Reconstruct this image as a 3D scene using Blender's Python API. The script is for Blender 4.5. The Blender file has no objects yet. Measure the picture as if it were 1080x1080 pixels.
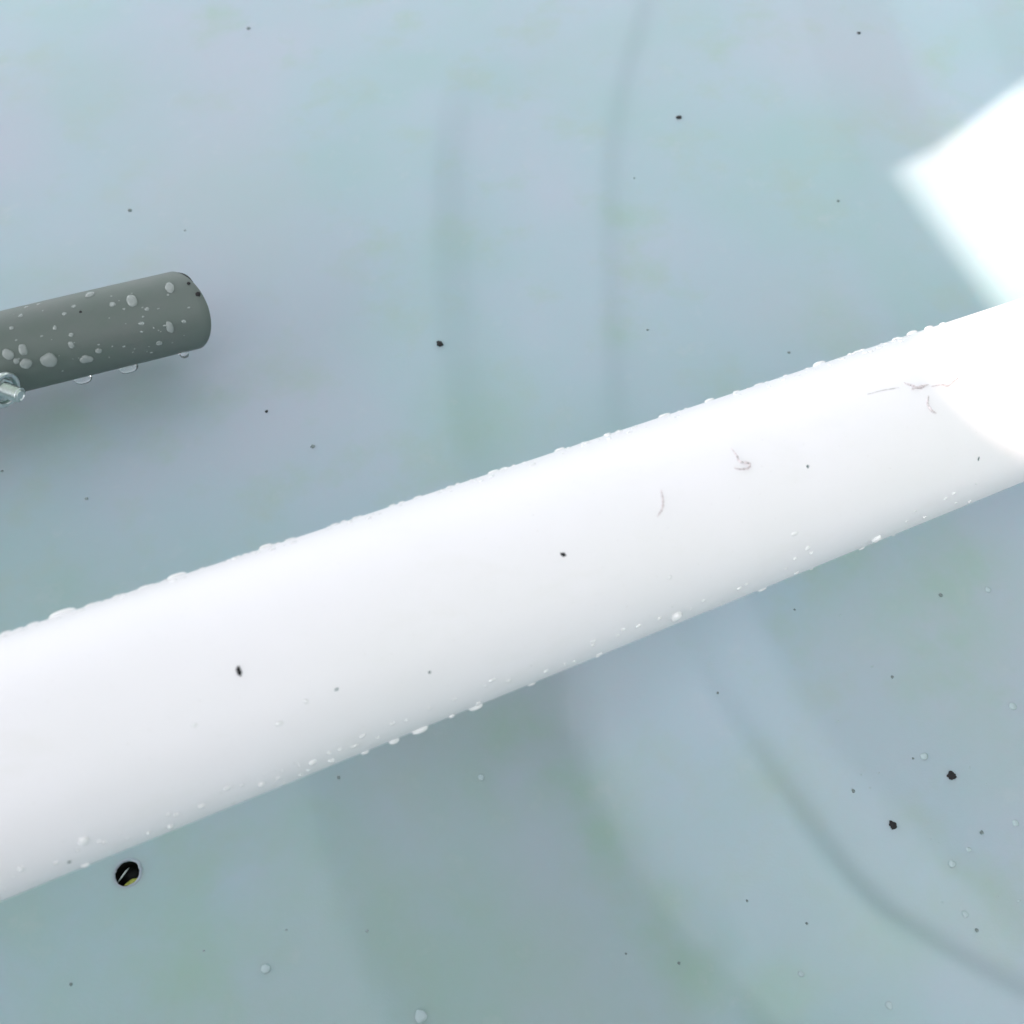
import bpy, bmesh, math, random
import numpy as np
from mathutils import Vector, Matrix, noise
random.seed(7)
sc = bpy.context.scene

# ------------------------------------------------------------------ camera
PITCH = math.radians(58); F = 1060.0; ZC = 0.375
CAM = Vector((0, -ZC / math.tan(PITCH), ZC))
DV = Vector((0, math.cos(PITCH), -math.sin(PITCH)))
UV = Vector((0, math.sin(PITCH), math.cos(PITCH)))
cam = bpy.data.cameras.new('camera'); co = bpy.data.objects.new('camera', cam)
sc.collection.objects.link(co)
co.location = CAM; co.rotation_euler = (math.pi / 2 - PITCH, 0, 0)
cam.sensor_width = 36; cam.lens = 36 * F / 1080
cam.clip_start = 0.01; cam.clip_end = 100
sc.camera = co
cam.dof.use_dof = True; cam.dof.focus_distance = .40; cam.dof.aperture_fstop = 14

# ------------------------------------------------------------------ light
SUN_AZ = math.radians(217); SUN_EL = math.radians(38.0)
S = Vector((math.cos(SUN_AZ) * math.cos(SUN_EL), math.sin(SUN_AZ) * math.cos(SUN_EL), math.sin(SUN_EL)))
w = bpy.data.worlds.new('World'); sc.world = w; w.use_nodes = True
nt = w.node_tree; bg = nt.nodes['Background']
sky = nt.nodes.new('ShaderNodeTexSky'); sky.sky_type = 'NISHITA'; sky.sun_disc = False
sky.sun_elevation = SUN_EL; sky.sun_rotation = math.atan2(S.x, S.y)
sky.air_density = 1.0; sky.dust_density = 1.5; sky.ozone_density = 1.0
hs = nt.nodes.new('ShaderNodeHueSaturation'); hs.inputs['Saturation'].default_value = 0.16   # sky blue desaturated to stand in for white balance
nt.links.new(sky.outputs[0], hs.inputs['Color']); nt.links.new(hs.outputs[0], bg.inputs[0])
bg.inputs[1].default_value = 0.13
sun = bpy.data.lights.new('sun', 'SUN'); so = bpy.data.objects.new('sun', sun); sc.collection.objects.link(so)
sun.energy = 3.0; sun.angle = math.radians(0.6); sun.color = (1.0, 0.76, 0.67)
so.rotation_euler = S.to_track_quat('Z', 'Y').to_euler(); so.location = S * 5
vs = sc.view_settings; vs.view_transform = 'Standard'; vs.look = 'None'; vs.gamma = 1; vs.use_curve_mapping = False
vs.exposure = 1.71

# ------------------------------------------------------------------ helpers
def ray(x, y): return DV + Vector((1, 0, 0)) * ((x - 540) / F) + UV * ((540 - y) / F)
def ground(x, y):
    v = ray(x, y); return CAM + v * (-CAM.z / v.z)
def hit(x, y, A, a, R):
    """point and normal on an endless cylinder; a ray that misses gives the nearest surface point"""
    v = ray(x, y).normalized(); q = CAM - A
    vp = v - a * v.dot(a); wp = q - a * q.dot(a)
    aa = vp.dot(vp); bb = 2 * vp.dot(wp); cc = wp.dot(wp) - R * R
    D = max(bb * bb - 4 * aa * cc, 0)
    P = CAM + v * ((-bb - math.sqrt(D)) / (2 * aa))
    n = P - A; n -= a * n.dot(a); n.normalize()
    return P - n * ((P - A - a * (P - A).dot(a)).length - R), n
def link(name, me, mat=None, parent=None, smooth=True):
    o = bpy.data.objects.new(name, me); sc.collection.objects.link(o)
    if mat: me.materials.append(mat)
    if smooth: me.polygons.foreach_set('use_smooth', [True] * len(me.polygons))
    if parent: o.parent = parent
    return o
def from_bm(name, bm, mat=None, parent=None, smooth=True):
    bmesh.ops.recalc_face_normals(bm, faces=bm.faces[:])
    me = bpy.data.meshes.new(name); bm.to_mesh(me); bm.free()
    return link(name, me, mat, parent, smooth)
def tag(o, label=None, cat=None, group=None, kind=None):
    for k, v in (('label', label), ('category', cat), ('group', group), ('kind', kind)):
        if v: o[k] = v
    return o
def frame(n, hint=Vector((1, 0, 0))):
    x = (hint - n * n.dot(hint)).normalized(); y = n.cross(x)
    return Matrix((x, y, n)).transposed()
def new_mat(name):
    m = bpy.data.materials.new(name); m.use_nodes = True
    return m, m.node_tree, m.node_tree.nodes['Principled BSDF']
def noise_node(nt, scale, detail=3, rough=0.5, coord=None, vec_scale=None):
    n = nt.nodes.new('ShaderNodeTexNoise'); n.inputs['Scale'].default_value = scale
    n.inputs['Detail'].default_value = detail; n.inputs['Roughness'].default_value = rough
    if vec_scale:
        mp = nt.nodes.new('ShaderNodeMapping'); mp.inputs['Scale'].default_value = vec_scale
        nt.links.new(coord, mp.inputs[0]); coord = mp.outputs[0]
    nt.links.new(coord, n.inputs['Vector']); return n
def ramp(nt, fac, stops):
    r = nt.nodes.new('ShaderNodeValToRGB'); nt.links.new(fac, r.inputs[0])
    while len(r.color_ramp.elements) < len(stops): r.color_ramp.elements.new(0.5)
    for e, (p, c) in zip(r.color_ramp.elements, stops):
        e.position = p; e.color = (*c, 1) if len(c) == 3 else c
    return r
def mix(nt, fac, a, b, mode='MIX'):
    m = nt.nodes.new('ShaderNodeMix'); m.data_type = 'RGBA'; m.blend_type = mode
    for s, v in ((m.inputs[0], fac), (m.inputs[6], a), (m.inputs[7], b)):
        if hasattr(v, 'is_linked'): nt.links.new(v, s)
        else: s.default_value = (*v, 1) if isinstance(v, tuple) else v
    return m.outputs[2]
def coords(nt):
    g = nt.nodes.new('ShaderNodeTexCoord'); return g.outputs['Object']
def bump(nt, b, h, strength, dist):
    n = nt.nodes.new('ShaderNodeBump'); n.inputs['Strength'].default_value = strength
    n.inputs['Distance'].default_value = dist
    nt.links.new(h, n.inputs['Height']); nt.links.new(n.outputs[0], b.inputs['Normal']); return n

# ------------------------------------------------------------------ materials
# pale blue-green plastic sheet
m_sheet, t, b = new_mat('pale_vinyl'); c = coords(t)
n1 = noise_node(t, 7, 3, .5, c); n2 = noise_node(t, 22, 5, .6, c); n3 = noise_node(t, 5, 2, .5, c, (1, .5, 1)); n4 = noise_node(t, 900, 2, .6, c)
r1 = ramp(t, n1.outputs[0], [(.36, (.318, .446, .462)), (.50, (.345, .448, .496)), (.64, (.374, .444, .506))])
r2 = ramp(t, n2.outputs[0], [(.52, (0, 0, 0)), (.72, (1, 1, 1))])
c1 = mix(t, r2.outputs[0], r1.outputs[0], (.330, .435, .418))
r3 = ramp(t, n3.outputs[0], [(.5, (0, 0, 0)), (.75, (.7, .7, .7))])
c2 = mix(t, r3.outputs[0], c1, (.405, .428, .490))
fa = t.nodes.new('ShaderNodeAttribute'); fa.attribute_name = 'green_tint'  # green tint painted per point, fold shade included
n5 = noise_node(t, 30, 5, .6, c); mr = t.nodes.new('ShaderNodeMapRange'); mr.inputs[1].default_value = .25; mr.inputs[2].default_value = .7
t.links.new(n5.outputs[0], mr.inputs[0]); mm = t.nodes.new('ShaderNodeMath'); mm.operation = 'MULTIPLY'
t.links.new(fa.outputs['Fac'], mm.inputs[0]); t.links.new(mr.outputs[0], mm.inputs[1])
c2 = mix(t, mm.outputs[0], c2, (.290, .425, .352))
# faint dried water marks
n6 = noise_node(t, 60, 6, .65, c); r6 = ramp(t, n6.outputs[0], [(.60, (0, 0, 0)), (.74, (.30, .30, .30))])
c2 = mix(t, r6.outputs[0], c2, (.44, .49, .52))
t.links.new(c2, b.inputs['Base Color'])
b.inputs['Roughness'].default_value = .42; b.inputs['Specular IOR Level'].default_value = .35
b.inputs['Subsurface Weight'].default_value = .45; b.inputs['Subsurface Radius'].default_value = (.35, 1, .8); b.inputs['Subsurface Scale'].default_value = .012
bump(t, b, n4.outputs[0], .12, .0004)
# white pipe
m_white, t, b = new_mat('white_plastic'); c = coords(t)
n1 = noise_node(t, 9, 4, .6, c); n2 = noise_node(t, 420, 3, .6, c)
r1 = ramp(t, n1.outputs[0], [(.35, (.845, .835, .845)), (.6, (.875, .855, .88)), (.75, (.875, .85, .87))])
n3 = noise_node(t, 55, 5, .65, c, (.35, 1, 1)); r3 = ramp(t, n3.outputs[0], [(.56, (0, 0, 0)), (.80, (.55, .55, .55))])
n4 = noise_node(t, 900, 2, .5, c); r4 = ramp(t, n4.outputs[0], [(.70, (0, 0, 0)), (.80, (.5, .5, .5))])
cw = mix(t, r3.outputs[0], r1.outputs[0], (.80, .79, .77)); cw = mix(t, r4.outputs[0], cw, (.70, .68, .67))
t.links.new(cw, b.inputs['Base Color']); b.inputs['Roughness'].default_value = .38
b.inputs['Subsurface Weight'].default_value = .25; b.inputs['Subsurface Radius'].default_value = (1, .95, .9); b.inputs['Subsurface Scale'].default_value = .004
bump(t, b, n2.outputs[0], .08, .0003)
# grey pipe
m_grey, t, b = new_mat('grey_paint'); c = coords(t)
n1 = noise_node(t, 45, 5, .65, c); n2 = noise_node(t, 700, 3, .6, c)
r1 = ramp(t, n1.outputs[0], [(.3, (.108, .145, .123)), (.55, (.121, .149, .135)), (.75, (.136, .151, .141))])
t.links.new(r1.outputs[0], b.inputs['Base Color']); b.inputs['Roughness'].default_value = .5
bump(t, b, n2.outputs[0], .15, .0003)
m_dark, t, b = new_mat('inside_shade'); b.inputs['Base Color'].default_value = (.012, .015, .014, 1); b.inputs['Roughness'].default_value = .8  # near-black colour stands in for the shade inside the tube
# zinc
m_zinc, t, b = new_mat('zinc_plated_steel'); c = coords(t)
n1 = noise_node(t, 500, 3, .6, c)
r1 = ramp(t, n1.outputs[0], [(.35, (.58, .63, .62)), (.65, (.68, .74, .73))]); t.links.new(r1.outputs[0], b.inputs['Base Color'])
b.inputs['Metallic'].default_value = 1; b.inputs['Roughness'].default_value = .3
# water
m_water, t, b = new_mat('water'); b.inputs['Base Color'].default_value = (.97, .99, .99, 1); b.inputs['Roughness'].default_value = .03
b.inputs['IOR'].default_value = 1.33; b.inputs['Transmission Weight'].default_value = .93
# drop of water with a whitish base colour (reads pale on the grey tube)
m_pearl, t, b = new_mat('pearly_water'); b.inputs['Base Color'].default_value = (1, 1, 1, 1); b.inputs['Roughness'].default_value = .12
b.inputs['IOR'].default_value = 1.33; b.inputs['Transmission Weight'].default_value = .2
m_dull, t, b = new_mat('dull_water'); b.inputs['Base Color'].default_value = (.43, .53, .55, 1); b.inputs['Roughness'].default_value = .15
b.inputs['IOR'].default_value = 1.33; b.inputs['Transmission Weight'].default_value = .1
m_milky, t, b = new_mat('pale_water'); b.inputs['Base Color'].default_value = (.60, .66, .64, 1); b.inputs['Roughness'].default_value = .08
b.inputs['IOR'].default_value = 1.33; b.inputs['Transmission Weight'].default_value = .55
# dirt
def dirt(name, col, rough=.7):
    m, t, b = new_mat(name); c = coords(t); n = noise_node(t, 1500, 3, .6, c)
    r = ramp(t, n.outputs[0], [(.3, tuple(x * .5 for x in col)), (.7, tuple(x * 1.5 for x in col))])
    t.links.new(r.outputs[0], b.inputs['Base Color']); b.inputs['Roughness'].default_value = rough; return m
m_black = dirt('black_grit', (.006, .006, .007)); m_mid = dirt('grey_green_dirt', (.18, .225, .225)); m_pale = dirt('pale_dirt', (.29, .35, .36))
m_brown = dirt('brown_fibre', (.66, .60, .61)); m_glint = dirt('pale_glint', (.42, .47, .45)); m_leaf = dirt('yellow_green_leaf', (.30, .33, .05))
m_pit = dirt('dark_pit', (.004, .004, .002), .5); m_wood = dirt('weathered_board', (.10, .09, .08))

# ------------------------------------------------------------------ sheet with soft folds
HOLE = ground(134, 921); HR = .0044
def smooth(t): t = np.clip(t, 0, 1); return t * t * (3 - 2 * t)
class Fold:
    """a soft fold along a curve; prof = cross-section [(signed distance, height)] in metres, positive = image right"""
    def __init__(s, px, prof, soft, ends=(.25, .25)):
        g = [ground(*p) for p in px]; P = np.array([(q.x, q.y) for q in g])
        E = np.vstack([2 * P[0] - P[1], P, 2 * P[-1] - P[-2]]); out = []
        for i in range(1, len(E) - 2):
            for k in range(12):
                u = k / 12; a, b_, c_, d_ = E[i - 1], E[i], E[i + 1], E[i + 2]
                out.append(.5 * (2 * b_ + (c_ - a) * u + (2 * a - 5 * b_ + 4 * c_ - d_) * u * u + (3 * b_ - a - 3 * c_ + d_) * u ** 3))
        out.append(E[-2]); s.P = np.array(out); s.ends = ends
        s.L = np.concatenate([[0], np.cumsum(np.linalg.norm(np.diff(s.P, axis=0), axis=1))])
        s.t = np.arange(-.16, .16, .0005); h = np.interp(s.t, *zip(*prof), left=0, right=0)
        k = np.exp(-(np.arange(-60, 61) * .0005 / soft) ** 2); s.h = np.convolve(h, k / k.sum(), 'same')
    def __call__(s, X, Y):
        best = np.full(X.shape, 1e9); sd = np.zeros(X.shape); along = np.zeros(X.shape)
        for i in range(len(s.P) - 1):
            a = s.P[i]; d = s.P[i + 1] - a; l = np.hypot(*d) + 1e-12; d = d / l
            tt = np.clip((X - a[0]) * d[0] + (Y - a[1]) * d[1], 0, l)
            dx = X - a[0] - d[0] * tt; dy = Y - a[1] - d[1] * tt; r = np.hypot(dx, dy)
            m = r < best; best = np.where(m, r, best)
            sd = np.where(m, np.sign(d[0] * dy - d[1] * dx) * r, sd); along = np.where(m, s.L[i] + tt, along)
        u = along / s.L[-1]
        return np.interp(sd, s.t, s.h) * smooth(u / max(s.ends[0], 1e-6)) * smooth((1 - u) / max(s.ends[1], 1e-6))
FOLDS = [
    Fold([(705, -80), (684, 10), (662, 90), (650, 170), (648, 260), (651, 350), (657, 440), (670, 540)], [(-.050, 0), (-.008, .0014), (.003, -.0006), (.035, 0)], .0040, (.05, .15)),
    Fold([(500, 40), (480, 150), (482, 280), (492, 400), (520, 520), (560, 620)], [(-.05, 0), (-.012, .0020), (.006, -.0010), (.012, -.0011), (.05, 0)], .004, (.35, .25)),
    Fold([(560, 600), (598, 700), (650, 820), (712, 920), (780, 1000), (850, 1080), (920, 1170), (990, 1270)], [(-.11, .0), (-.004, -.040), (.002, -.040), (.014, -.029), (.080, 0)], .0045, (.25, .25)),
    Fold([(690, 560), (735, 670), (790, 760), (870, 872), (930, 940), (1000, 992), (1080, 1042), (1180, 1090)], [(-.08, 0), (-.004, .0048), (.005, -.0026), (.08, 0)], .0028, (.75, .05)),
    Fold([(770, 940), (815, 985), (845, 1030), (880, 1080), (930, 1150)], [(-.03, .0), (-.014, .0042), (.010, -.0035), (.035, 0)], .006, (.35, .1)),
    Fold([(900, -120), (925, -20), (960, 80), (1000, 180), (1050, 290)], [(-.06, 0), (-.004, -.0085), (.003, -.0080), (.045, 0)], .0045, (.1, .35)),
]
def sheet_h(X, Y):
    Z = np.zeros(X.shape)
    for f in FOLDS: Z += f(X, Y)
    Z += .0010 * np.sin(X * 9 + Y * 6 + .6) + .0006 * np.sin(X * 21 - Y * 17 + 1.3)
    E_ = np.exp(-(X ** 2 + Y ** 2) / .5)
    Z += (.22 * X * Y + .05 * X ** 2) * E_
    return Z
for _ in range(4):
    HOLE = CAM + ray(134, 921) * ((float(sheet_h(np.array([[HOLE.x]]), np.array([[HOLE.y]]))[0, 0]) - CAM.z) / ray(134, 921).z)
def axis_lines(lo, hi, flo, fhi, fine, hole):
    v = list(np.arange(flo, fhi, fine)); v = [x for x in v if abs(x - hole) > .014]
    v += list(np.arange(hole - .014, hole + .0141, .0007))
    s = fine; x = flo
    while x > lo: s *= 1.35; x -= s; v.append(x)
    s = fine; x = fhi
    while x < hi: s *= 1.35; x += s; v.append(x)
    return np.array(sorted(v))
xs = axis_lines(-1.3, 1.3, -.40, .40, .0022, HOLE.x); ys = axis_lines(-1.0, 1.5, -.24, .46, .0022, HOLE.y)
X, Y = np.meshgrid(xs, ys); R = np.hypot(X - HOLE.x, Y - HOLE.y)
keep = (R > .0030).ravel(); IN, OUT = .0030, .0125
Rn = np.where(R < OUT, HR + (np.maximum(R, IN) - IN) * (OUT - HR) / (OUT - IN), R); Rs = np.maximum(R, 1e-9)
Xn = HOLE.x + (X - HOLE.x) * Rn / Rs; Yn = HOLE.y + (Y - HOLE.y) * Rn / Rs
Z = sheet_h(Xn, Yn)
ny, nx = X.shape; idx = np.arange(nx * ny).reshape(ny, nx)
Q = np.stack([idx[:-1, :-1], idx[:-1, 1:], idx[1:, 1:], idx[1:, :-1]], -1).reshape(-1, 4)
Q = Q[keep[Q].all(1)]
ids = np.unique(Q)
# snap the cut edge to a circle with a slightly torn outline
from_idx = -np.ones(nx * ny, int); from_idx[ids] = np.arange(len(ids)); Q2 = from_idx[Q]
V = np.stack([Xn.ravel(), Yn.ravel(), Z.ravel()], 1)[ids]
cnt = np.bincount(Q2.ravel(), minlength=len(ids)); rr = np.hypot(V[:, 0] - HOLE.x, V[:, 1] - HOLE.y)
edge = (cnt < 4) & (rr < .009)
for i in np.where(edge)[0]:
    a = math.atan2(V[i, 1] - HOLE.y, V[i, 0] - HOLE.x); r_ = HR * (1 + .04 * math.sin(3 * a + 1) + .03 * math.sin(7 * a))
    V[i, 0] = HOLE.x + r_ * math.cos(a); V[i, 1] = HOLE.y + r_ * math.sin(a); V[i, 2] -= .0002
me = bpy.data.meshes.new('plastic_sheet'); me.from_pydata(V.tolist(), [], Q2.tolist())
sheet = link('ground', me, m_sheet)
tag(sheet, kind='structure')
# green tint painted in for the shade of the deepest fold, plus a few patches
GREEN_TINT = [(60, 1000, .05, .7), (200, 1010, .05, .8), (330, 880, .035, .6), (420, 980, .05, .7), (80, 960, .03, .6), (560, 1040, .04, .6), (960, 1000, .03, .5), (1050, 760, .03, .4), (980, 640, .04, .7), (540, 740, .030, .8), (600, 790, .022, .9), (640, 860, .018, 1), (700, 940, .016, 1), (740, 1000, .018, .8), (855, 1040, .014, 1), (500, 800, .03, .6),
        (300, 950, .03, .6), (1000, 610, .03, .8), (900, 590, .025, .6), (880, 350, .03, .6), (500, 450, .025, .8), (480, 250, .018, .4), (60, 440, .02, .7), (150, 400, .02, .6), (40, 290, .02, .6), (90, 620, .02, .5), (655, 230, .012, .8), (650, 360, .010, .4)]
FQ = [(ground(a, b_), r_, k) for a, b_, r_, k in GREEN_TINT]
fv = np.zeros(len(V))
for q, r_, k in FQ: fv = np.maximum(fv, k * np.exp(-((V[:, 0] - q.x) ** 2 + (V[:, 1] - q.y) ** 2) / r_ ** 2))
at = me.attributes.new('green_tint', 'FLOAT', 'POINT'); at.data.foreach_set('value', fv.astype(np.float32))
def sh(x, y): return float(sheet_h(np.array([[x]]), np.array([[y]]))[0, 0])
def on_sheet(px, py):
    p = ground(px, py)
    for _ in range(4):
        v = ray(px, py); p = CAM + v * ((sh(p.x, p.y) - CAM.z) / v.z)
    return p, Vector((0, 0, 1))

# ------------------------------------------------------------------ drain hole
hole = tag(bpy.data.objects.new('hole', None), 'small round black hole through the pale sheet just below the white pipe, leaf scrap inside', 'hole')
sc.collection.objects.link(hole); hole.location = (HOLE.x, HOLE.y, sh(HOLE.x, HOLE.y))
bm = bmesh.new(); rings = []
for r_, z in ((.0052, -.0006), (.0047, -.0012), (.0046, -.006), (.0030, -.0085), (.0008, -.009)):
    rings.append([bm.verts.new((r_ * math.cos(a) * (1 + .03 * math.sin(5 * a)), r_ * math.sin(a), z)) for a in [k * math.tau / 24 for k in range(24)]])
for A_, B_ in zip(rings, rings[1:]):
    for k in range(24): bm.faces.new((A_[k], A_[(k + 1) % 24], B_[(k + 1) % 24], B_[k]))
bm.faces.new(rings[-1]); from_bm('pit', bm, m_pit, hole)
bm = bmesh.new()  # frayed pale edge
random.seed(3); ra = []; rb = []; rc = []
for k in range(40):
    a = k * math.tau / 40; j = random.uniform(-.00025, .0002)
    ra.append(bm.verts.new(((HR - .0002 + j) * math.cos(a), (HR - .0002 + j) * math.sin(a), -.0006)))
    rb.append(bm.verts.new(((HR + .0001) * math.cos(a), (HR + .0001) * math.sin(a), .00025 + random.uniform(0, .00015))))
    rc.append(bm.verts.new(((HR + .0009 + j) * math.cos(a), (HR + .0009 + j) * math.sin(a), -.0002)))
for A_, B_ in ((ra, rb), (rb, rc)):
    for k in range(40): bm.faces.new((A_[k], A_[(k + 1) % 40], B_[(k + 1) % 40], B_[k]))
from_bm('rim', bm, m_sheet, hole)
def blob(r, seed, sx=1, sy=1, sz=.6, sub=2, rough=.25):
    bm = bmesh.new(); bmesh.ops.create_icosphere(bm, subdivisions=sub, radius=1)
    for v in bm.verts:
        k = 1 + rough * (noise.noise(v.co * 1.7 + Vector((seed * 3.1, seed * 1.7, 0))) * 1.4 + .5 * noise.noise(v.co * 4 + Vector((seed, 9, 0))))
        v.co = Vector((v.co.x * sx, v.co.y * sy, v.co.z * sz)) * (r * k)
    return bm
bm = bmesh.new()
pl = [(-.0006, -.0040), (.0020, -.0037), (.0033, -.0026), (.0036, -.0013), (.0014, -.0016), (.0002, -.0025)]
up = [bm.verts.new((x, y, -.0009 - .0002 * i)) for i, (x, y) in enumerate(pl)]; dn = [bm.verts.new((v.co.x, v.co.y, v.co.z - .0003)) for v in up]
bm.faces.new(up); bm.faces.new(dn[::-1])
for k in range(6): bm.faces.new((up[k], up[(k + 1) % 6], dn[(k + 1) % 6], dn[k]))
from_bm('leaf_scrap', bm, m_leaf, hole, False)
def tube_bm(pts, radii, seg=8, bm=None):
    bm = bm or bmesh.new(); rings = []
    for i, p in enumerate(pts):
        p = Vector(p); d = (Vector(pts[min(i + 1, len(pts) - 1)]) - Vector(pts[max(i - 1, 0)])).normalized()
        f = frame(d, Vector((.3, .5, .81))); r_ = radii[i] if hasattr(radii, '__len__') else radii
        rings.append([bm.verts.new(p + f @ Vector((r_ * math.cos(k * math.tau / seg), r_ * math.sin(k * math.tau / seg), 0))) for k in range(seg)])
    for A_, B_ in zip(rings, rings[1:]):
        for k in range(seg): bm.faces.new((A_[k], A_[(k + 1) % seg], B_[(k + 1) % seg], B_[k]))
    bm.faces.new(rings[0][::-1]); bm.faces.new(rings[-1]); return bm
from_bm('glint_strip', tube_bm([(-.0032, -.0028, -.0016), (-.0020, -.0010, -.0011), (-.0009, .0010, -.0012), (-.0003, .0024, -.0020)], [.0002, .0003, .0003, .0001], 6), m_glint, hole)  # pale strip modelled in place of the glint in the hole

# ------------------------------------------------------------------ white pipe
WA = Vector((-0.13632951, -0.14985013, 0.11222671)); WB = Vector((0.19645432, 0.01056025, 0.07329234)); WR = .033
wa = (WB - WA).normalized()
def round_pipe(A, a, s0, s1, R, n=96, m=120, end=None, wall=.0022):
    """hollow tube along a, wavy by a fraction of a millimetre"""
    f = frame(a, Vector((0, 0, 1))); bm = bmesh.new(); rings = []
    for i in range(m + 1):
        s = s0 + (s1 - s0) * i / m; row = []
        for k in range(n):
            th = k * math.tau / n; e = end(th) * (i / m) ** 6 if end else 0
            rad = R + .00022 * noise.noise(Vector((s * 14, math.cos(th), math.sin(th))))
            row.append(bm.verts.new(A + a * (s + e) + f @ Vector((rad * math.cos(th), rad * math.sin(th), 0))))
        rings.append(row)
    inner = []
    for dr, ds in ((.0004, .0003), (wall - .0004, .0003), (wall, -.0004), (wall, -.06)):
        inner.append([bm.verts.new(A + a * (s1 + (end(k * math.tau / n) if end else 0) + ds) + f @ Vector(((R - dr) * math.cos(k * math.tau / n), (R - dr) * math.sin(k * math.tau / n), 0))) for k in range(n)])
    rings += inner
    for A_, B_ in zip(rings, rings[1:]):
        for k in range(n): bm.faces.new((A_[k], A_[(k + 1) % n], B_[(k + 1) % n], B_[k]))
    return bm, f
bm, _ = round_pipe(WA, wa, -.25, .62, WR)
bmesh.ops.holes_fill(bm, edges=bm.edges[:])
wp = from_bm('white_pipe', bm, m_white)
tag(wp, 'thick glossy white plastic pipe beaded with water crossing the whole picture', 'pipe')

# ------------------------------------------------------------------ grey pipe with bolt
LIFT = .97   # the grey pipe hangs a little above the sheet
GA = CAM.lerp(Vector((-0.23778287, 0.07486817, 0.01781386)), LIFT); GB0 = CAM.lerp(Vector((0.2886019, 0.25821349, 0.01475076)), LIFT)
GR = .019 * LIFT; ga = (GB0 - GA).normalized()
gf = frame(ga, Vector((0, 0, 1)))
gp = tag(bpy.data.objects.new('grey_pipe', None), 'dark grey round pipe end with a bolt and water drops, at the left edge', 'pipe')
sc.collection.objects.link(gp); gp.location = GA
bpy.context.view_layer.update()
def child(o, parent):
    o.parent = parent; o.matrix_parent_inverse = parent.matrix_world.inverted(); return o
cdir = CAM - (GA + ga * .09); tc = math.atan2(cdir.dot(gf @ Vector((0, 1, 0))), cdir.dot(gf @ Vector((1, 0, 0))))
GEND = lambda th: .0105 * math.cos(th - tc) + .001 * math.cos(th - tc - 1.5) - .0010 * (math.cos(2 * (th - tc)) - 1) * -.5
bm, _ = round_pipe(GA, ga, -.30, .0862 * LIFT, GR, end=GEND, wall=.0016)
tube = child(from_bm('tube', bm, m_grey), gp); tube.data.materials.append(m_dark)
# dark insert added for the black sliver of shade at the tube mouth
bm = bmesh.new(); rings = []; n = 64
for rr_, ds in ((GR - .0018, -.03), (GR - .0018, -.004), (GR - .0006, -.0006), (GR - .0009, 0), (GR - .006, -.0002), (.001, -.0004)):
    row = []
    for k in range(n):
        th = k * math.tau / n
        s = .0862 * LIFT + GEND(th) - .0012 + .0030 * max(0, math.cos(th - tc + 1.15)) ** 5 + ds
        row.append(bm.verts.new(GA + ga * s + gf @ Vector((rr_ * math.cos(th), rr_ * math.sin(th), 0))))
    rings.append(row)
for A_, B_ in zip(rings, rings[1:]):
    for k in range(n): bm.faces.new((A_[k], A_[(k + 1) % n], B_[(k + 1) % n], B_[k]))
bm.faces.new(rings[-1]); child(from_bm('shade_insert', bm, m_dark), gp)
# bolt
bx = (Vector((1, 0, 0)) * .86 + UV * -.30 - DV * .24).normalized()
P0 = CAM + ray(3.0, 410.5) * .433; fb = frame(bx, Vector((0, 0, 1)))
bolt = bpy.data.objects.new('bolt', None); sc.collection.objects.link(bolt); bolt.location = P0
bpy.context.view_layer.update(); child(bolt, gp); bpy.context.view_layer.update()
tag(bolt, 'zinc plated bolt end with exposed thread, washer and nut')
def lathe(prof, seg=48, M=fb, O=P0, mod=None):
    bm = bmesh.new(); rings = []
    for r_, z in prof:
        rings.append([bm.verts.new(O + M @ Vector(((r_ * (mod(k * math.tau / seg, z) if mod else 1)) * math.cos(k * math.tau / seg), (r_ * (mod(k * math.tau / seg, z) if mod else 1)) * math.sin(k * math.tau / seg), z))) for k in range(seg)])
    for A_, B_ in zip(rings, rings[1:]):
        for k in range(seg): bm.faces.new((A_[k], A_[(k + 1) % seg], B_[(k + 1) % seg], B_[k]))
    return bm
bm = lathe([(.0050, 0), (.0076, 0), (.0079, .0003), (.0079, .0016), (.0074, .0021), (.0063, .0021), (.0060, .0017), (.0056, .0002), (.0050, 0)])
child(from_bm('washer', bm, m_zinc, smooth=False), bolt)
hexm = lambda th, z: 1 / max(math.cos(((th + math.pi / 6) % (math.pi / 3)) - math.pi / 6), .86)
bm = lathe([(.0030, -.002), (.0046, -.002), (.0048, -.0016), (.0048, .0006), (.0044, .0012), (.0036, .0013), (.0030, .0010)], 72, mod=hexm)
child(from_bm('nut', bm, m_zinc, smooth=False), bolt)
bm = bmesh.new(); rings = []; N = 160; seg = 32
for i in range(N + 1):   # helical thread
    z = -.006 + .0158 * i / N; row = []
    for k in range(seg):
        th = k * math.tau / seg; ph = ((z / .0017) - th / math.tau) % 1
        tip = min(1, max(0, (.0098 - z) / .0008)); r_ = .00245 + .00105 * (1 - abs(2 * ph - 1)) * tip - .0003 * (1 - tip)
        row.append(bm.verts.new(P0 + fb @ Vector((r_ * math.cos(th), r_ * math.sin(th), z))))
    rings.append(row)
for rr_, z in ((.0021, .0099), (.0018, .0094), (.0005, .0094)):
    rings.append([bm.verts.new(P0 + fb @ Vector((rr_ * math.cos(k * math.tau / seg), rr_ * math.sin(k * math.tau / seg), z))) for k in range(seg)])
for A_, B_ in zip(rings, rings[1:]):
    for k in range(seg): bm.faces.new((A_[k], A_[(k + 1) % seg], B_[(k + 1) % seg], B_[k]))
bm.faces.new(rings[-1]); child(from_bm('threaded_shank', bm, m_zinc, smooth=False), bolt)

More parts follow.
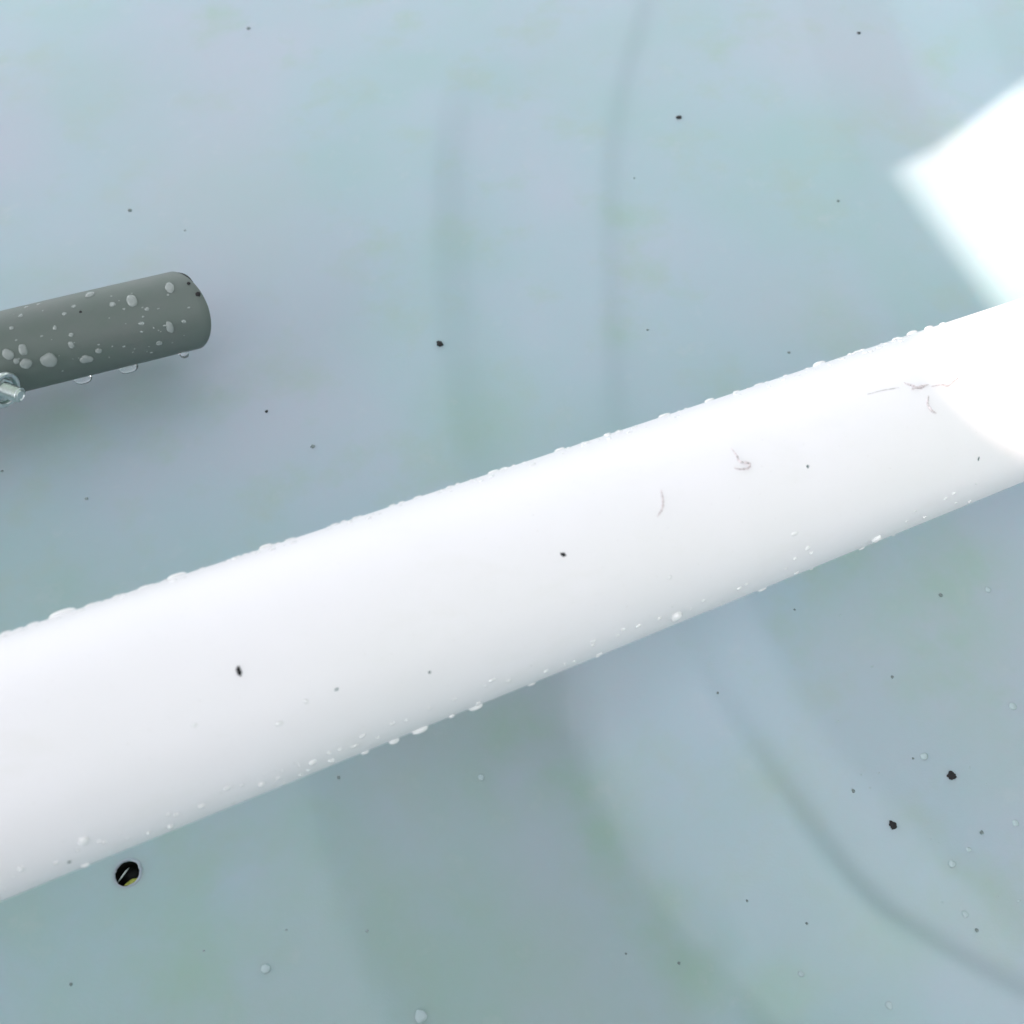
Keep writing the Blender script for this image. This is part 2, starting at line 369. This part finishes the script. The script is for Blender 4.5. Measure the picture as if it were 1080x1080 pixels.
# ------------------------------------------------------------------ roof boards that shade the place (out of frame, towards the sun)
def shade_board(poly, name, label, H, th):
    k = H / S.z; bm = bmesh.new(); off = S * k
    lo = [bm.verts.new(Vector((p[0], p[1], 0)) + off) for p in poly]; up = [bm.verts.new(v.co + Vector((0, 0, th))) for v in lo]
    bm.faces.new(lo[::-1]); bm.faces.new(up); n = len(lo)
    for i in range(n): bm.faces.new((lo[i], lo[(i + 1) % n], up[(i + 1) % n], up[i]))
    return tag(from_bm(name, bm, m_wood, smooth=False), label, 'roof board', 'roof boards overhead')
def drop_to_zero(px, py):
    q = on_sheet(px, py)[0]; q = q - S * (q.z / S.z); return Vector((q.x, q.y, 0))
g1, g2, g3 = drop_to_zero(928, 190), drop_to_zero(1030, 331), drop_to_zero(1080, 89)
e1 = (g2 - g1).normalized(); e2 = (g3 - g1).normalized()
def P2(a, b): v = g1 + e1 * a + e2 * b; return (v.x, v.y)
shade_board([P2(0, 0), P2(.85, 0), P2(.85, -1.0), P2(0, -1.0)], 'roof_board', 'weathered roof board out of frame whose edge shades the white pipe', 0.90, .012)
shade_board([P2(.08, -.95), P2(.08, -.004), P2(0, -.004), P2(0, .6), P2(-.6, .6), P2(-.6, -.95)], 'roof_board', 'weathered roof board out of frame shading the top of the sheet', 0.918, .012)

# unseen blocker added behind the viewer: keeps low sky light off the undersides
bm = bmesh.new(); bmesh.ops.create_cube(bm, size=1)
for v in bm.verts: v.co = Vector((v.co.x * 3.2, -.85 + v.co.y * .06, -.13 + v.co.z * 1.0))
bmesh.ops.bevel(bm, geom=bm.edges[:], offset=.006, segments=2, affect='EDGES')
m_blocker, t, b = new_mat('blocker_paint'); c = coords(t); n1 = noise_node(t, 6, 4, .6, c)
r1 = ramp(t, n1.outputs[0], [(.3, (.10, .15, .13)), (.7, (.15, .20, .18))]); t.links.new(r1.outputs[0], b.inputs['Base Color']); b.inputs['Roughness'].default_value = .7
tag(from_bm('low_blocker', bm, m_blocker, smooth=False), 'low grey-green sky blocker added out of frame behind the viewer', 'sky blocker')
bm = bmesh.new(); bmesh.ops.create_cube(bm, size=1)  # second unseen blocker, added to darken the sky low on the right
for v in bm.verts: v.co = Vector((.80 + v.co.x * .06, .10 + v.co.y * 1.8, .38 + v.co.z * 1.2))
bmesh.ops.bevel(bm, geom=bm.edges[:], offset=.006, segments=2, affect='EDGES')
tag(from_bm('side_blocker', bm, m_blocker, smooth=False), 'taller grey-green sky blocker added out of frame at the right side', 'sky blocker')

# ------------------------------------------------------------------ water drops
def drop_bm(P, n, rx, ry, hgt, surf, seed, rot=0, sag=0, bm=None):
    """dome of water on a surface; surf = ('cyl', A, a, R) or ('flat',)"""
    bm = bm or bmesh.new(); seg, nr = 20, 7
    f = frame(n, surf[2] if surf[0] == 'cyl' else Vector((1, 0, 0)))
    def put(x, y, h):
        if surf[0] == 'cyl':
            A_, a_, R_ = surf[1:]
            base = A_ + a_ * (P - A_).dot(a_); th = y / R_
            nn = (n * math.cos(th) + a_.cross(n) * math.sin(th))
            return base + a_ * x + nn * (R_ + h) + Vector((0, 0, -sag * max(h, 0)))
        return P + f @ Vector((x, y, h))
    prof = [(1.0, -.12), (1.0, .0), (.97, .30), (.86, .58), (.66, .82), (.40, .95), (.0, 1.0)]
    rings = []
    for q, z in prof[:-1]:
        row = []
        for k in range(seg):
            th = k * math.tau / seg
            wob = 1 + .13 * noise.noise(Vector((math.cos(th) * 1.1 + seed * 2.3, math.sin(th) * 1.1, seed))) * 2
            x, y = rx * q * wob * math.cos(th), ry * q * wob * math.sin(th)
            x, y = x * math.cos(rot) - y * math.sin(rot), x * math.sin(rot) + y * math.cos(rot)
            row.append(bm.verts.new(put(x, y, z * hgt)))
        rings.append(row)
    for A_, B_ in zip(rings, rings[1:]):
        for k in range(seg): bm.faces.new((A_[k], A_[(k + 1) % seg], B_[(k + 1) % seg], B_[k]))
    bm.faces.new(rings[0][::-1]); top = bm.verts.new(put(0, 0, hgt))
    for k in range(seg): bm.faces.new((rings[-1][k], rings[-1][(k + 1) % seg], top))
    return bm
SW = ('cyl', WA, wa, WR); SG = ('cyl', GA, ga, GR)
def place(px, py, surf):
    if surf[0] == 'cyl': return hit(px, py, *surf[1:])
    return on_sheet(px, py)
def drop(px, py, rx, ry, label, surf, group, mat=None, hk=.55, sag=0, rot=0):
    if surf is SW: rx, ry, hk = rx * .85, ry * .85, hk * .8
    P, n = place(px, py, surf); k = (P - CAM).dot(DV) / F
    bm = drop_bm(P, n, rx * k, ry * k, min(rx, ry) * k * hk, surf, px * .13 + py * .07, rot, sag)
    for v in bm.verts: v.co -= P
    o = from_bm('water_drop', bm, mat or m_water); o.location = P
    return tag(o, label, 'water drop', group)
GW, GG, GS = 'water drops on the white pipe', 'water drops on the grey pipe', 'water drops on the pale sheet'
# on the grey pipe: px, py, rx, ry, hk, sag, label
for px, py, rx, ry, hk, sag, lb in [
    (52, 380, 8, 7.5, .5, 0, 'largest round water drop on the grey pipe, right of the bolt'),
    (9, 374, 6, 6, .5, 0, 'round water drop on grey pipe just above the bolt washer, nearest the picture edge'),
    (91, 379, 6.5, 5, .5, 0, 'oval water drop low on grey pipe, midway between bolt and open end'),
    (104, 370, 3.2, 3, .5, 0, 'small water drop just up and right of the oval one low on grey pipe'),
    (139, 317, 5, 7.5, .5, 0, 'tall water drop high on the grey pipe, second large one from its end'),
    (179, 303, 4.5, 6.5, .45, 0, 'water drop high on grey pipe, nearest the top of its open end'),
    (179, 345, 4, 7, .5, 0, 'tall narrow water drop halfway down the grey pipe close to its open end'),
    (95, 311, 5.5, 4.5, .5, 0, 'ragged water drop at the upper edge of grey pipe, middle of its length'),
    (119, 321, 3.2, 3, .5, 0, 'small drop left of the tall drop high on the grey pipe'),
    (75, 364, 3, 4, .5, 0, 'narrow small drop on grey pipe between largest round drop and pipe middle'),
    (75, 353, 2.4, 2.2, .5, 0, 'tiny drop directly above the narrow small drop on grey pipe'),
    (24, 369, 4.5, 6.5, .5, 0, 'upper drop of the wet cluster above the bolt thread'),
    (27, 384, 6.5, 6, .5, 0, 'lower drop of the wet cluster touching the bolt thread'),
    (17, 381, 3, 3.4, .5, 0, 'smallest drop of the wet cluster, beside the bolt washer'),
    (168, 362, 3.6, 2.8, .45, 0, 'flat drop below the tall narrow drop near the open end of grey pipe'),
    (22, 333, 2.6, 2.4, .5, 0, 'small drop high on grey pipe above the wet cluster'),
    (28, 324, 3, 2, .5, 0, 'flattened drop on upper edge of grey pipe near the picture edge'),
    (12, 346, 2.4, 2.2, .5, 0, 'tiny drop on grey pipe nearest the left picture edge'),
    (68, 331, 2.6, 2, .5, 0, 'tiny drop high on the grey pipe left of the ragged drop'),
    (78, 323, 2.8, 2, .5, 0, 'flattened tiny drop just under the upper edge of grey pipe'),
    (58, 346, 2.2, 2, .5, 0, 'tiny drop at mid height of grey pipe over the largest drop'),
    (41, 321, 2.6, 1.6, .5, 0, 'thin drop lying on upper edge of grey pipe above largest drop'),
    (155, 326, 2.6, 2, .5, 0, 'tiny drop right of the tall drop high on grey pipe'),
    (149, 341, 3.4, 1.8, .45, 0, 'thin streak of a drop in the middle of the grey pipe'),
    (194, 339, 2.2, 2, .5, 0, 'tiny drop on grey pipe closest to its open end'),
]: drop(px, py, rx, ry, lb, SG, GG, m_milky, hk, sag)
for px, py, rx, hk, lb in [
    (88, 399.5, 9, .55, 'hanging drop under the grey pipe, first from the bolt'),
    (135, 387.5, 10, .6, 'hanging drop under the grey pipe, middle one of three'),
    (194, 371.5, 5, .7, 'hanging drop under the grey pipe, nearest the open end')]:
    drop(px, py, rx, 6, lb, SG, GG, m_water, hk + .5, .1)
# on the white pipe
for px, py, rx, ry, hk, lb in [
    (66, 656, 15, 8, 1.0, 'largest water bump on the top edge of white pipe, near its left end'),
    (95, 643, 6, 4, .8, 'low water drop on top edge of white pipe just right of the largest bump'),
    (34, 668, 7, 4, .8, 'low water drop on top edge of white pipe left of the largest bump'),
    (6, 673, 6, 4, .9, 'water drop on the top edge of white pipe at the left picture border'),
    (123, 634, 5, 4, .7, 'water drop on top edge of white pipe between largest bump and twin drops'),
    (152, 624, 6, 4, .8, 'left one of the twin drops on top edge of white pipe'),
    (186, 612, 10, 6, .95, 'right and bigger one of the twin drops on top edge of white pipe'),
    (280, 579, 9, 5, 1.0, 'water drop on top edge of white pipe straight above the long black fleck'),
    (306, 572, 5, 3, .7, 'flat drop right beside the one above the long black fleck'),
    (352, 555, 5, 3, .7, 'low drop on top edge of white pipe below the darkest upper speck'),
    (440, 525, 5, 3, .7, 'low drop on top edge of white pipe, left of the vertical fold'),
    (520, 496, 7, 4, .8, 'drop on top edge of white pipe right where the vertical fold meets it'),
    (590, 470, 7, 4, .9, 'drop on top edge of white pipe left of the thin crease'),
    (640, 452, 5, 3, .8, 'drop on top edge of white pipe directly under the thin crease'),
    (700, 432, 8, 4, .8, 'long drop on top edge of white pipe right of the thin crease'),
    (748, 418, 6, 4, .9, 'drop on top edge of white pipe above the hook shaped fibre'),
    (800, 404, 6, 3, .7, 'flat drop on top edge of white pipe right of the hook shaped fibre'),
    (864, 381, 8, 5, 1.0, 'clear bump on top edge of white pipe left of the sunlit patch'),
    (904, 369, 6, 3, .8, 'flat drop on top edge of white pipe beside the clear bump'),
    (945, 356, 5, 3.5, .9, 'first of three drops on top edge of white pipe at the shadow border'),
    (962, 350, 7, 5, 1.0, 'second of three drops on top edge of white pipe at the shadow border'),
    (979, 344, 6, 4, 1.0, 'third of three drops on top edge of white pipe at the shadow border'),
]: drop(px, 669.3 - .33056 * px, rx * 1.1, ry * .9, lb, SW, GW, m_pearl, hk * 1.05)
for px, py, rx, ry, hk, lb in [
    (713, 650, 7, 9, .9, 'brightest hanging drop on the lower edge of white pipe, centre right'),
    (924, 568, 6, 7, .9, 'hanging drop on lower edge of white pipe, nearest the right border'),
    (805, 625, 7, 4, .7, 'flat drop on lower edge of white pipe right of brightest hanging drop'),
    (852, 578, 3.5, 4, .6, 'small drop low on white pipe left of the right hanging drop'),
    (838, 563, 6, 3, .5, 'smeared drop low on the white pipe over the small one'),
    (706, 609, 3, 3, .6, 'small drop on white pipe just above brightest hanging drop'),
    (502, 746, 9, 8, .7, 'wide hanging drop on the lower edge of white pipe, near the picture centre'),
    (476, 755, 4, 5, .7, 'narrow drop on lower edge of white pipe left of the wide centre one'),
    (443, 769, 11, 7, .9, 'largest hanging drop on lower edge of white pipe, left of centre'),
    (417, 785, 7, 6, 1.0, 'hanging drop left of the largest one on lower edge of white pipe'),
    (386, 795, 5, 4, .8, 'small hanging drop above the pale dot under the white pipe'),
    (330, 804, 5, 5, .7, 'bright round drop low on white pipe, right of a similar lower one'),
    (276, 827, 4.5, 4.5, .7, 'bright round drop low on white pipe below the long black fleck'),
    (240, 831, 5, 3.5, .6, 'dull flat drop low on white pipe left of the round one'),
    (213, 850, 5, 4, .6, 'dull drop low on the white pipe between round drop and narrow drop'),
    (180, 872, 4, 6.5, .8, 'narrow bright drop low on white pipe up and right of the black hole'),
    (88, 887, 6.5, 7, .7, 'bright drop low on white pipe up and left of the black hole'),
    (90, 912, 6, 4, .9, 'drop hanging at the lower edge of white pipe left of the black hole'),
    (22, 916, 5, 5, .6, 'drop low on the white pipe nearest the left picture border'),
    (323, 740, 3, 3, .5, 'faint drop on white pipe middle, right of the long black fleck'),
    (295, 763, 5, 3, .5, 'faint flat drop on the white pipe under the other faint ones'),
    (205, 765, 3.5, 3, .4, 'faint drop on white pipe down and left of the long black fleck'),
    (374, 787, 5, 3, .5, 'dull drop low on white pipe right of the bright round one'),
    (561, 722, 5, 4, .7, 'drop on lower edge of white pipe right of the wide centre one'),
    (632, 690, 5, 3, .6, 'flat drop on lower edge of white pipe left of brightest hanging drop'),
]: drop(px, py, rx, ry, lb, SW, GW, m_pearl, hk)
# on the sheet
for px, py, rx, lb in [
    (507, 820, 3.6, 'tiny bright water drop on sheet below the middle of white pipe'),
    (280, 1022, 5, 'pale water drop near the bottom border, right of the black hole'),
    (443, 1072, 7, 'largest water drop on sheet, cut by the bottom border'),
    (845, 1027, 3.4, 'bright tiny water drop in the dark hollow at lower right'),
    (975, 798, 4, 'faint drop left of and above the upper black grit at lower right'),
    (1022, 896, 2.6, 'tiny bright drop below the two black grits at lower right'),
    (1004, 911, 3.8, 'faint wide drop just left below the tiny bright one'),
    (1068, 745, 4, 'faint drop on sheet by the right border under the pipe'),
    (1071, 868, 3.4, 'faint drop by the right border level with the lower black grit'),
    (1018, 964, 3.5, 'faint drop right of the diagonal crease at lower right'),
    (938, 1060, 4.2, 'faint drop below the diagonal crease at the bottom border'),
    (1042, 622, 3.2, 'faint drop on the sheet right of the speck under the pipe'),
]: drop(px, py, rx, rx, lb, ('flat',), GS, m_dull, .45)
# beads too fine to pick apart along the wet edges
def fine(n, surf, pts, rlo, rhi, label, jit):
    bm = bmesh.new(); random.seed(n)
    for i in range(n):
        (x0, y0), (x1, y1) = pts; u = random.random()
        px, py = x0 + (x1 - x0) * u, y0 + (y1 - y0) * u + random.uniform(*jit)
        P, nn = place(px, py, surf); k = (P - CAM).dot(DV) / F; r_ = random.uniform(rlo, rhi) * k
        drop_bm(P, nn, r_ * random.uniform(1, 1.8), r_, r_ * .6, surf, i * 1.7, 0, 0, bm)
    o = from_bm('water_beads', bm, m_pearl if surf is SW else m_milky if surf is SG else m_dull); tag(o, label, 'water beads', None, 'stuff')
fine(170, SW, ((0, 670), (1030, 333)), .9, 2.6, 'fine water beads along the upper edge of the white pipe', (-4, 4))
fine(80, SW, ((0, 945), (1080, 504)), .9, 2.2, 'fine water beads along the lower edge of the white pipe', (-16, 5))
fine(45, SG, ((0, 372), (200, 328)), .5, 1.1, 'fine water beads scattered over the grey pipe', (-38, 36))
fine(14, ('flat',), ((860, 700), (1080, 1000)), .5, 1.3, 'fine water beads scattered on the sheet at lower right', (-140, 100))

# ------------------------------------------------------------------ dirt specks
def speck(px, py, r, mat, label, surf=('flat',), sx=1, sy=1, rot=0, name='dirt_speck', cat='dirt speck'):
    P, n = place(px, py, surf); k = (P - CAM).dot(DV) / F
    r *= .86 if mat is m_black else .70; bm = blob(r * k, px * .37 + py * .11, sx, sy, .45, 3 if r > 3 else 2, .42)
    f = frame(n) @ Matrix.Rotation(rot, 3, 'Z')
    for v in bm.verts: v.co = f @ v.co
    o = from_bm(name, bm, mat); o.location = P + n * r * k * .12
    return tag(o, label, cat, 'dirt specks')
K, M_, L_ = m_black, m_mid, m_pale
for px, py, r, m, lb in [
    (464, 363, 4.2, K, 'black speck on the upper sheet, alone left of the thin crease'),
    (1004, 818, 5.0, K, 'upper and larger of the two black grits at lower right'),
    (942, 870, 4.6, K, 'lower left one of the two black grits at lower right'),
    (716, 124, 3.4, K, 'small black speck on sheet at upper middle, right of the thin crease'),
    (330, 471, 3.3, M_, 'dark grey speck on the sheet between grey pipe and white pipe'),
    (281, 434, 1.9, K, 'pinprick black speck up and left of the dark grey one'),
    (906, 35, 2.3, K, 'pinprick black speck at the top right of the sheet'),
    (262, 30, 3.0, M_, 'faint grey speck at the top of the sheet above the grey pipe'),
    (137, 222, 3.2, M_, 'grey speck on the sheet right above the grey pipe'),
    (195, 243, 1.8, L_, 'faintest speck just above the open end of grey pipe'),
    (884, 212, 2.2, M_, 'faint speck on the sheet left of the sunlit patch'),
    (669, 188, 1.5, M_, 'faint speck right beside the thin crease'),
    (683, 348, 2.0, M_, 'faint speck between the thin crease and the white pipe'),
    (832, 372, 2.2, M_, 'faint speck right above the edge of white pipe, left of its sunlit end'),
    (91, 526, 2.6, L_, 'pale speck at left between the grey pipe and the white pipe'),
    (2, 497, 2.2, M_, 'faint speck at the left border below the bolt'),
    (992, 628, 3.0, M_, 'grey speck on the sheet just under the right part of white pipe'),
    (941, 714, 2.4, M_, 'faint speck between the white pipe and the black grits'),
    (900, 834, 3.0, M_, 'grey speck left of the two black grits'),
    (1035, 878, 3.0, M_, 'grey speck right of the two black grits'),
    (1030, 981, 3.0, M_, 'grey speck beside the diagonal crease by the right border'),
    (851, 974, 2.2, M_, 'faint speck left of the diagonal crease'),
    (788, 950, 2.0, M_, 'faint speck on the pale band between the two folds'),
    (963, 800, 1.8, M_, 'faint speck left of the upper black grit'),
    (716, 1016, 2.4, M_, 'faint speck in the green hollow of the fold, bottom middle'),
    (660, 1006, 1.8, M_, 'fainter speck left of the one in the green hollow'),
    (757, 731, 2.0, M_, 'faint speck on the pale band just under the white pipe'),
    (838, 643, 1.7, M_, 'faint speck close under the lower edge of white pipe at right'),
    (357, 820, 2.4, M_, 'faint speck close under the lower edge of white pipe at left'),
    (387, 982, 2.4, L_, 'faint speck on the sheet, lower left part'),
    (302, 981, 1.9, L_, 'fainter speck right of the black hole, lower left'),
    (75, 1038, 2.4, M_, 'grey speck at the lower left corner below the black hole'),
    (215, 1003, 1.8, L_, 'faint speck down and right of the black hole'),
]: speck(px, py, r, m, lb)
for px, py, r, m, sx, sy, rot, lb in [
    (252, 708, 4.2, K, .62, 1.35, .25, 'long black fleck on the left half of white pipe'),
    (594, 585, 3.2, K, 1.2, .8, -.3, 'round black speck on the middle of white pipe'),
    (453, 709, 2.4, M_, 1, 1, 0, 'faint speck on white pipe left of the round black one'),
    (355, 727, 2.4, L_, 1.3, .8, .3, 'faintest speck on white pipe right of the long black fleck'),
    (852, 492, 2.4, M_, .8, 1.1, 0, 'faint speck on white pipe right of the hook shaped fibre'),
    (1032, 484, 2.2, M_, .6, 1.6, 0, 'faint speck on white pipe near its sunlit end'),
    (73, 909, 2.6, M_, 1, 1, 0, 'faint speck low on the white pipe left of the black hole'),
]: speck(px, py, r, m, lb, SW, sx, sy, rot)
for px, py, r, m, lb in [
    (209, 310, 3.0, K, 'dark chip on the very rim of the grey pipe'),
    (199, 299, 2.4, K, 'dark chip at the top of the open end of grey pipe'),
    (85, 329, 1.8, K, 'pinprick dark speck on grey pipe near its upper edge'),
]: speck(px, py, r, m, lb, SG)

# ------------------------------------------------------------------ fibres stuck to the white pipe
def fibre(pts, label, r=1.1, mat=m_brown):
    P = [];
    for x, y in pts:
        p, n = hit(x, y, WA, wa, WR); P.append((p, n))
    k = (P[0][0] - CAM).dot(DV) / F
    # resample smoothly
    pts3 = [p + n * r * k * .5 for p, n in P]; E = [pts3[0] * 2 - pts3[1]] + pts3 + [pts3[-1] * 2 - pts3[-2]]; out = []
    for i in range(1, len(E) - 2):
        for j in range(6):
            u = j / 6; a, b_, c_, d_ = E[i - 1], E[i], E[i + 1], E[i + 2]
            out.append(.5 * (2 * b_ + (c_ - a) * u + (2 * a - 5 * b_ + 4 * c_ - d_) * u * u + (3 * b_ - a - 3 * c_ + d_) * u ** 3))
    out.append(E[-2]); O = out[0].copy(); n_ = len(out)
    rad = [r * .85 * k * (.35 + .65 * math.sin(math.pi * (i + .5) / n_)) * (1 + .3 * math.sin(i * 2.1)) for i in range(n_)]
    o = from_bm('fibre', tube_bm([p - O for p in out], rad, 6), mat); o.location = O
    return tag(o, label, 'fibre', 'fibres on the white pipe')
fibre([(697, 517), (699, 528), (698, 537), (693, 545)], 'short curved fibre on white pipe, leftmost of the fibres', 1.3)
fibre([(771, 473), (777, 481), (780, 487), (790, 489), (789, 494), (781, 495), (774, 494)], 'hook shaped fibre on white pipe left of the sunlit end', 1.4)
fibre([(953, 404), (962, 407), (970, 410), (976, 407)], 'straight fibre at the shadow border on the white pipe, left one', 1.2)
fibre([(961, 411), (970, 408), (979, 406)], 'darkest short fibre at the shadow border on the white pipe', 1.2)
fibre([(982, 408), (992, 406), (999, 407), (1006, 402), (1012, 398)], 'wavy fibre lying into the sunlit end of white pipe', 1.2)
fibre([(979, 418), (978, 426), (982, 433), (987, 436)], 'small curved fibre below the others at the shadow border', 1.4)
fibre([(915, 416), (930, 412), (948, 409)], 'long faint fibre left of the group at the shadow border', .6, dirt('faint_fibre', (.60, .58, .58)))
